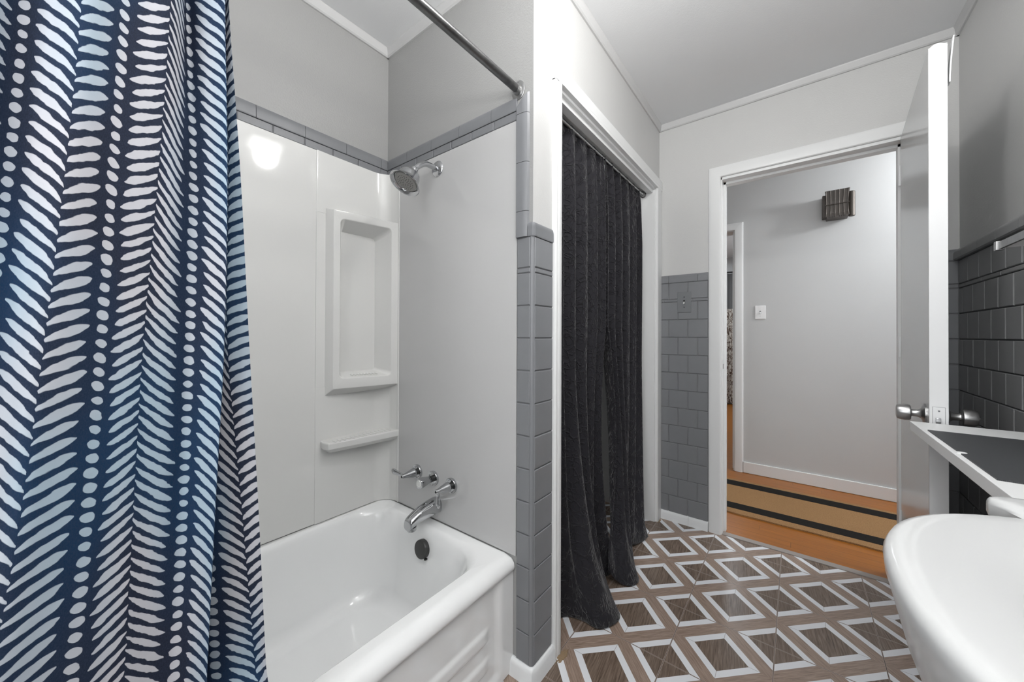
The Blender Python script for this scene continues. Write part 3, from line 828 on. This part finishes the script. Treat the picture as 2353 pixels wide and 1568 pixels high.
# ------------------------------------------------------------------ closet curtains
def closet_panel(name, top, hem, n_pleat, ztop, amp, gap, label):
    """top: (Y0,Y1) at the rod; hem: outline of the hem on the floor"""
    bm = B(); uvl = bm.loops.layers.uv.new('UVMap')
    N, NZ = 150, 80
    hp = catmull([(x, y, z) for x, y, z in hem], 12)
    # arc-length resample
    d = [0.]
    for a, b in zip(hp, hp[1:]): d.append(d[-1]+(b-a).length)
    def hem_at(t_):
        s = t_*d[-1]
        for i in range(len(d)-1):
            if d[i+1] >= s: break
        k = (s-d[i])/max(d[i+1]-d[i], 1e-9); return hp[i].lerp(hp[i+1], min(1, max(0, k)))
    V = []
    for j in range(NZ+1):
        s = j/NZ
        row = []
        for i in range(N+1):
            t_ = i/N
            hpnt = hem_at(t_)
            ph = 2*PI*n_pleat*t_+.9*math.sin(5*t_+1)
            x = -.742+amp*math.sin(ph)*(.55+.45*min(1, s*6))+.006*math.sin(2*ph+3.*t_)
            if s < .045: x = -.735+(x+.735)*(.35+.65*s/.045)
            y = top[0]+(top[1]-top[0])*t_+.008*math.cos(ph)
            e = .35*sm(.45, 1.0, s)+.65*s**9
            e2 = s**4
            p = Vector((x*(1-e)+hpnt.x*e, y*(1-e2)+hpnt.y*e2, ztop*(1-s)+hpnt.z*s))
            p.x += e*(1-e)*.9*amp*math.sin(ph)
            if .42 < s < .97: p.y += gap*((1-t_) if gap > 0 else t_)**3*math.sin(PI*(s-.42)/.55)
            p.x = min(p.x, -.672) if (p.z > .9) else p.x
            row.append(bm.verts.new(p))
        V.append(row)
    Lw = 1.0
    for j in range(NZ):
        for i in range(N):
            f = bm.faces.new((V[j][i], V[j][i+1], V[j+1][i+1], V[j+1][i]))
            for lp, (jj, ii) in zip(f.loops, ((j, i), (j, i+1), (j+1, i+1), (j+1, i))): lp[uvl].uv = (ii/N*1.1, ztop*(1-jj/NZ))
    o = link(name, bm, 'crinkle', None, angle=180)
    md = o.modifiers.new('thickness', 'SOLIDIFY'); md.thickness = .0012
    return tag(o, label, 'curtain', 'black curtains over the closet opening')
closet_panel('closet_curtain', (1.150, 1.672), [(-.76, 1.165, .012), (-.742, 1.215, .008), (-.715, 1.275, .006), (-.655, 1.296, .005), (-.590, 1.296, .006), (-.552, 1.345, .008), (-.545, 1.398, .008), (-.572, 1.43, .012), (-.65, 1.437, .014), (-.70, 1.47, .010), (-.722, 1.55, .008), (-.690, 1.60, .006), (-.662, 1.655, .010)],
             5.6, 1.979,    .028, -.07, 'left panel of the crinkled black closet curtain, trailing furthest onto the floor')
closet_panel('closet_curtain', (1.665, 2.205), [(-.665, 1.565, .060), (-.625, 1.580, .018), (-.585, 1.600, .006), (-.563, 1.632, .006), (-.563, 1.668, .012), (-.60, 1.71, .016), (-.662, 1.76, .020), (-.700, 1.84, .020), (-.665, 1.93, .014), (-.648, 1.985, .012), (-.640, 2.045, .012)],
             5.8, 1.979, .028, .10, 'right panel of the crinkled black closet curtain, nearer the hall door')
cr = tag(empty('closet_curtain_rod', (-.735, 1.7, 1.955)), 'thin chrome rod holding the black closet curtains', 'curtain rod')
bm = B(); tube(bm, [(-.737, 1.141, 1.969), (-.737, 1.7, 1.969), (-.737, 2.253, 1.969)], .008, 16, 3); link('pole', bm, 'nickel', cr)
bm = B(); lathe(bm, (-.737, 2.2535, 1.967), (0, -1, 0), [(0, .018), (.004, .018), (.008, .015), (.010, .013), (.018, .0125), (.020, .015), (.026, .015), (.030, .011)], 24); link('end_socket', bm, 'nickel', cr)
bm = B(); lathe(bm, (-.737, 1.1405, 1.967), (0, 1, 0), [(0, .018), (.004, .018), (.010, .015), (.024, .0145)], 24); link('end_socket', bm, 'nickel', cr)

# ------------------------------------------------------------------ bathroom door, standing open
HX, HY = .3665, 2.338
fx, fy = .3188, 1.660
ang = math.atan2(fx-HX, HY-fy)          # tilt away from straight into the room
door = empty('door_1', (HX, HY, 0)); struct(door)
W = math.hypot(HX-fx, HY-fy); TD = .040
def dloc(x, y, z): # local: x across thickness to the right wall, y from hinge to free edge
    dy = Vector((fx-HX, fy-HY, 0)).normalized(); dx = Vector((-dy.y, dy.x, 0))
    return Vector((HX, HY, 0))+dx*x+dy*y+Vector((0, 0, z))
def xform(bm):
    for v in bm.verts: v.co = dloc(v.co.x, v.co.y, v.co.z)
    return bm
bm = box(B(), (0, 0, .012), (TD, W-.001, 1.992), .002, 2); link('slab', xform(bm), 'door', door)
bm = B(); box(bm, (.0005, W-.0035, .013), (TD-.0005, W+.0005, 1.985), .0012)
# worn rounded top corner of the edge
link('edge_band', xform(bm), 'door_edge', door)
bm = B()
prof = [(TD*.02+TD*.96*i/10, 1.985+.012*math.sin(PI*(i/10)**.8)) for i in range(11)]
rings(bm, [[Vector((x, y, z)) for x, z in prof]+[Vector((TD*.98, y, 1.98)), Vector((TD*.02, y, 1.98))] for y in (W-.012, W+.0008)])
link('top_patch', xform(bm), 'door_edge', door)
bm = B()   # veneer peeling off the wall-side top corner
rs = []
for i in range(8):
    s = i/7; z = 1.87+.135*s; off = .002+.008*s**1.6
    rs.append([Vector((TD+off, W-.03, z)), Vector((TD+off+.003, W-.03, z)), Vector((TD+off+.003, W, z)), Vector((TD+off, W, z))])
rings(bm, rs); link('peeling_veneer', xform(bm), 'door_edge', door)
bm = B(); box(bm, (.0068, W+.0002, .8322), (.0332, W+.0009, .8978)); link('latch_recess', xform(bm), 'plate_grey', door)
bm = B(); box(bm, (.0075, W+.0002, .833), (.0325, W+.0018, .897), .0006, 1); lp_ = link('latch_plate', xform(bm), 'door_edge', door)
bm = B(); box(bm, (.0125, W+.0015, .848), (.0235, W+.010, .866), .002); lathe(bm, (.020, W+.001, .886), (0, 1, 0), [(0, .003), (.0022, .002)], 10); link('latch_bolt', xform(bm), 'chrome', lp_)
for s, x0 in ((-1, 0.), (1, TD)):
    bm = B(); lathe(bm, (x0, W-.060, .8655), (s, 0, 0), [(0, .032), (.004, .032), (.0065, .027), (.010, .016), (.016, .0115), (.029, .011), (.033, .0125)], 36); k_ = link('rosette', xform(bm), 'nickel', door)
    bm = B(); lathe(bm, (x0+s*.031, W-.060, .8655), (s, 0, 0), [(0, .0125), (.0015, .0225), (.004, .0250), (.014, .0258), (.027, .0240), (.032, .022), (.0335, .018), (.0325, 0)], 40); kk = link('knob', xform(bm), 'nickel', door)
    if s == 1:
        bm = B(); lathe(bm, (x0+s*.063, W-.060, .8655), (s, 0, 0), [(0, .004), (.005, .0028), (.007, .001)], 12); link('lock_button', xform(bm), 'nickel', kk)
for z in (.25, 1.02, 1.78):
    bm = B(); lathe(bm, (-.002, -.002, z), (0, 0, 1), [(0, .0055), (.09, .0055)], 14); link('hinge', xform(bm), 'door_edge', door)

# ------------------------------------------------------------------ switches
def switch(x0, x1, z0, z1, y, mplate, label, holes=False, dark='black', tog='plastic'):
    s = tag(empty('light_switch', ((x0+x1)/2, y, z0)), label, 'light switch')
    bm = B(); box(bm, (x0, y-.0058, z0), (x1, y+.0002, z1), .0024, 3); link('cover_plate', bm, mplate, s)
    cx, cz = (x0+x1)/2, (z0+z1)/2
    bm = B(); box(bm, (cx-.0052, y-.0064, cz-.012), (cx+.0052, y-.0056, cz+.012)); link('toggle_slot', bm, dark, s)
    bm = B(); rings(bm, [[Vector((cx+a, y-.006, cz+b)) for a, b in ((-.004, -.009), (.004, -.009), (.004, .003), (-.004, .003))], [Vector((cx+a, y-.016, cz+b)) for a, b in ((-.0032, -.012), (.0032, -.012), (.0032, -.006), (-.0032, -.006))]]); link('toggle', bm, tog, s)
    for dz in (-.030, .030):
        bm = B(); lathe(bm, (cx, y-.0057, cz+dz), (0, -1, 0), [(0, .0032), (.0012, .0026)], 12); link('screw', bm, 'chrome' if mplate != 'plastic' else 'cap', s)
switch(-.5626, -.486, 1.2485, 1.3695, YD-.0036, 'plate_grey', 'grey-painted toggle switch plate on the tiles left of the doorway', tog='cap')
switch(-.2618, -.1925, 1.2458, 1.3535, YH, 'plastic', 'white toggle light switch on the hall wall', dark='plate_grey')

# ------------------------------------------------------------------ door chime in the hall
ch = tag(empty('door_chime', (.235, YH, 1.95)), 'dark bronze ribbed door chime box high on the hall wall', 'door chime')
boxo('housing', (.150, YH-.070, 1.965), (.285, YH, 2.125), 'bronze', ch, bev=.003)
bm = B()
rs = []
for z, y, e in ((1.962, .088, .004), (1.985, .094, .0), (2.030, .086, -.004), (2.048, .083, -.005), (2.070, .086, -.004), (2.110, .096, .001), (2.142, .104, .005)):
    rs.append([Vector((.168-e, YH-y, z)), Vector((.290+e, YH-y, z)), Vector((.290+e, YH-y+.012, z)), Vector((.168-e, YH-y+.012, z))])
rings(bm, rs); front = link('front_grille', bm, 'bronze', ch, smooth=False)
bm = B()
for i in range(6):
    x = .170+i*.0235
    pts = [(x+(x-.229)*.03*k, YH-y-.001, z) for z, y, k in ((1.964, .088, 1), (1.985, .094, 0), (2.030, .086, -1), (2.048, .083, -1), (2.070, .086, -1), (2.110, .096, 0), (2.140, .104, 1))]
    tube(bm, pts, .0016, 6, 2)
tube(bm, [(.164, YH-.088, 2.046), (.229, YH-.088, 2.048), (.295, YH-.088, 2.050)], .0026, 8, 2)
link('grille_wires', bm, 'bronze2', front)
bm = B(); box(bm, (.172, YH-.088, 1.950), (.288, YH-.004, 1.976), .003); fb = link('lower_vent', bm, 'bronze', ch)
for i in range(10):
    if i in (4, 5): continue
    x = .184+i*.0093; bm = B(); box(bm, (x, YH-.0888, 1.9535), (x+.004, YH-.0875, 1.961)); link('vent_slot', bm, 'black', fb)
bm = B(); lathe(bm, (.309, YH-.045, 1.955), (0, 0, 1), [(0, .015), (.003, .018), (.172, .018), (.175, .015)], 28); link('chime_tube', bm, 'bronze2', ch)
boxo('bracket', (.283, YH-.030, 1.97), (.312, YH, 2.115), 'bronze', ch, bev=.002)

# ------------------------------------------------------------------ runner rug
rg = tag(empty('runner_rug', (-.3, 2.95, 0)), 'tan coir runner with two black stripes on the hall floor', 'rug')
def strip(name, y0, y1, m, z=.008):
    bm = B(); n = 60; rs = []
    for i in range(n+1):
        x = -1.35+1.86*i/n
        w0 = .0025*math.sin(x*9)+.0015*math.sin(x*31)
        rs.append([Vector((x, y0+(w0 if y0 < 2.7 else 0), -.0008)), Vector((x, y1, -.0008)), Vector((x, y1, z)), Vector((x, y0+(w0 if y0 < 2.7 else 0), z))])
    rings(bm, rs); return link(name, bm, m, rg)
strip('tan_field', 2.668, 3.290, 'rug_tan', .0075)
strip('black_stripe', 2.733, 2.826, 'rug_black', .0085)
strip('black_stripe', 3.156, 3.256, 'rug_black', .0085)

# ------------------------------------------------------------------ curtain in the room beyond
bm = B(); N = 60
V = [[bm.verts.new((-1.25+.62*i/N, 6.86+.035*math.sin(i*.85), z)) for i in range(N+1)] for z in (.03, .6, 1.2, 1.7, 2.12)]
for a, b in zip(V, V[1:]):
    for i in range(N): bm.faces.new((a[i], a[i+1], b[i+1], b[i]))
fc_ = tag(link('window_curtain', bm, 'damask', None, angle=180), 'brown and cream patterned curtain in the room past the hall', 'curtain')
bm = B(); tube(bm, [(-1.6, 6.83, 2.14), (-1.1, 6.83, 2.14), (-.60, 6.83, 2.14)], .012, 12, 2)
lathe(bm, (-.61, 6.83, 2.14), (1, 0, 0), [(0, .012), (.01, .03), (.04, .03), (.06, .012)], 16)
box(bm, (-.72, 6.83, 2.13), (-.70, 6.95, 2.15)); box(bm, (-1.5, 6.83, 2.13), (-1.48, 6.95, 2.15))
tag(link('window_curtain_rod', bm, 'black'), 'black curtain rod with round finial in the room past the hall', 'curtain rod')

# ------------------------------------------------------------------ sink
sk = tag(empty('pedestal_sink', (.32, .57, 0)), 'glossy white pedestal sink in the right foreground', 'sink')
def sel(cx, cy, a, b, z, e=2.3, n=72, xmax=None):
    out = []
    for i in range(n):
        t_ = 2*PI*i/n; c_, s_ = math.cos(t_), math.sin(t_)
        x = cx+a*math.copysign(abs(c_)**(2/e), c_); y = cy+b*math.copysign(abs(s_)**(2/e), s_)
        if xmax: x = min(x, xmax)
        out.append(Vector((x, y, z)))
    return out
XW = XR-.0055
bm = B()
rs = [sel(.36, .57, .10, .11, .58), sel(.35, .57, .15, .165, .60), sel(.34, .57, .195, .215, .66), sel(.335, .57, .222, .245, .72), sel(.333, .57, .238, .262, .775, xmax=XW), sel(.331, .57, .245, .270, .815, xmax=XW), sel(.33, .57, .2495, .2745, .838, xmax=XW), sel(.33, .57, .2505, .2755, .850, xmax=XW), sel(.33, .57, .247, .272, .858, xmax=XW), sel(.33, .57, .239, .264, .8615, xmax=XW-.002),
      sel(.333, .57, .225, .250, .8600, xmax=.515), sel(.340, .57, .195, .222, .856, 2.2, xmax=.49), sel(.345, .57, .165, .195, .849, 2.2, xmax=.47), sel(.350, .57, .138, .168, .836, 2.2, xmax=.46), sel(.353, .57, .118, .145, .812, 2.1), sel(.355, .57, .10, .122, .775, 2.1), sel(.355, .57, .07, .085, .745, 2), sel(.355, .57, .03, .035, .735, 2)]
rings(bm, rs)
link('basin', bm, 'sink', sk, angle=70)
# raised deck with its rounded ends, U shaped around the bowl
bm = B()
def deck(z, e, k=0.):
    o_ = [(XW, .905-e), (.27, .905-e), (.243+e*.6, .901-e), (.229+e, .888-e*.7), (.228+e, .872), (.238+e, .858+e)]
    inn = [(.262, .846), (.36, .816), (.43, .77), (.480, .69), (.492, .57)]
    inn = [(x-k*(.2 if x < .3 else .6), y-k*(.3 if y > .8 else .5)) for x, y in inn]
    o_ += inn
    o_ += [(x, 1.14-y) for x, y in o_[-2::-1]]
    return [Vector((x, y, z)) for x, y in o_]
rings(bm, [deck(.800, .012), deck(.845, .0, .02), deck(.8585, 0, .07), deck(.8625, .001, .045), deck(.8665, .003, .02), deck(.8685, .008, .0), deck(.8690, .016, -.01)])
link('deck', bm, 'sink', sk, angle=60)
bm = B(); rings(bm, [sel(.40, .57, .115, .12, 0), sel(.40, .57, .115, .12, .04), sel(.40, .57, .085, .09, .09), sel(.40, .57, .075, .08, .35), sel(.39, .57, .09, .10, .55), sel(.37, .57, .11, .12, .62)])
link('pedestal', bm, 'sink', sk, angle=60)
fct = tag(empty('sink_faucet', (.475, .57, .87)), 'chrome faucet on the sink deck', 'faucet')
bm = B(); tube(bm, [(.475, .57, .873), (.475, .57, .94), (.455, .57, .975), (.41, .57, .975), (.375, .57, .95)], .011, 16, 6); link('spout', bm, 'chrome', fct)
for dy in (-.1, .1):
    bm = B(); lathe(bm, (.485, .57+dy, .872), (0, 0, 1), [(0, .022), (.012, .02), (.03, .012), (.05, .016), (.058, .012)], 20); link('handle', bm, 'chrome', fct)

# ------------------------------------------------------------------ shelf between sink and door
sf = tag(empty('wall_shelf', (.4, 1.28, .83)), 'white-framed wall shelf with dark ribbed mat between sink and open door', 'shelf')
boxo('board', (.2735, .925, .826), (XR-.0045, 1.632, .852), 'shelf', sf, bev=.0015)
boxo('mat', (.2845, 1.054, .8515), (XR-.008, 1.495, .8545), 'ribbed', sf, bev=.0008)
boxo('strip_under_board', (XR-.026, .95, .79), (XR-.0045, 1.61, .826), 'tile_dark', sf, bev=.002)  # narrow strip along the wall under the board, in the wall tile material
bm = B(); lathe(bm, (.2875, 1.245, .852), (0, 0, 1), [(0, .009), (.003, .008), (.004, .003)], 14); link('putty_blob', bm, 'shelf', sf)

# ------------------------------------------------------------------ small shelf with metal rail near the right edge
gs = tag(empty('rail_shelf', (.47, 1.2, 1.33)), 'small white shelf with brushed metal front rail on the right wall', 'shelf')
boxo('shelf_plate', (.413, .80, 1.3365), (XR-.0045, 1.502, 1.3405), 'plastic', gs)
boxo('front_rail', (.4075, .80, 1.333), (.4135, 1.500, 1.352), 'rod', gs, bev=.001)
boxo('rail_end', (.4035, 1.497, 1.331), (.4175, 1.512, 1.3545), 'nickel', gs, bev=.0015)
boxo('side_bar', (.4175, 1.500, 1.3375), (XR-.0045, 1.508, 1.346), 'nickel', gs, bev=.001)

# ------------------------------------------------------------------ dried filler at the foot of the closet jambs
for (x, y, r, lb) in ((-.640, 1.118, .020, 'crumbly brown filler patch at the foot of the near closet jamb'), (-.655, 2.29, .018, 'crumbly brown filler patch at the foot of the far closet jamb')):
    bm = B(); n = 20; rs = []
    for h_, k in ((0, 1.), (.003, .9), (.005, .5)):
        rs.append([Vector((x+r*.6*k*math.cos(2*PI*i/n)*(1+.3*math.sin(i*2.3)), y+r*1.6*k*math.sin(2*PI*i/n)*(1+.25*math.sin(i*3.7)), h_)) for i in range(n)])
    rings(bm, rs); tag(link('filler_patch', bm, 'grime'), lb, 'filler')

# ------------------------------------------------------------------ ceiling light fixture over the floor in front of the tub
lt = tag(empty('ceiling_light', (-.13, .92, ZC)), 'square glowing glass ceiling light', 'ceiling light')
boxo('base', (-.21, .82, ZC-.02), (-.05, 1.02, ZC), 'trim', lt, bev=.003)
em = bpy.data.materials.new('lit_glass'); em.use_nodes = True
b_ = em.node_tree.nodes['Principled BSDF']; b_.inputs['Base Color'].default_value = (.9, .9, .9, 1); b_.inputs['Emission Color'].default_value = (1, .985, .96, 1); b_.inputs['Emission Strength'].default_value = 9
boxo('diffuser', (-.195, .835, ZC-.065), (-.065, 1.005, ZC-.018), em, lt, bev=.02, seg=4)

# ------------------------------------------------------------------ lights
def area(name, loc, rot, size, power, colr=(1, 1, 1), sy=None):
    d = bpy.data.lights.new(name, 'AREA'); d.energy = power; d.color = colr; d.size = size
    if sy: d.shape = 'RECTANGLE'; d.size_y = sy
    o = bpy.data.objects.new(name, d); col.objects.link(o); o.location = loc; o.rotation_euler = rot; return o
area('rear_fill_light', (-.02, -.78, 1.5), (math.radians(90), 0, 0), 1.0, 14, (.97, .985, 1), 1.3)  # unseen soft fill added behind the camera to brighten the room
def point(name, loc, power, r=.06, colr=(1, 1, 1)):
    d = bpy.data.lights.new(name, 'POINT'); d.energy = power; d.shadow_soft_size = r; d.color = colr
    o = bpy.data.objects.new(name, d); col.objects.link(o); o.location = loc; return o
point('ceiling_bulb', (-.13, .92, 2.29), 10.5, .055, (1, .99, .97))
point('sink_side_fill', (.40, .25, 1.95), 5, .08, (1, .985, .96))  # added fill on the sink side to brighten the ceiling, no fixture seen
point('hall_lamp', (1.25, 3.15, 2.2), 42, .08, (.97, .985, 1))
area('upward_fill', (.15, .1, 1.75), (math.radians(180), 0, 0), .6, 22, (1, .99, .98))  # added upward fill, bounced off the ceiling for broad soft light
area('hall_end_light', (2.4, 2.98, 1.4), (0, math.radians(90), 0), 1.6, 12, (.92, .97, 1), .9)  # area light shining along the hall from its end wall
area('bedroom_light', (-1.0, 5.6, 2.35), (0, 0, 0), 1.2, 28, (.9, .95, 1))
point('closet_fill', (-1.1, 1.7, 2.2), 2.2, .1)

w = bpy.data.worlds.new('world'); scene.world = w; w.use_nodes = True
w.node_tree.nodes['Background'].inputs[0].default_value = (.8, .85, .9, 1); w.node_tree.nodes['Background'].inputs[1].default_value = .3
scene.view_settings.view_transform = 'Standard'
scene.view_settings.look = 'None'
scene.view_settings.exposure = .12
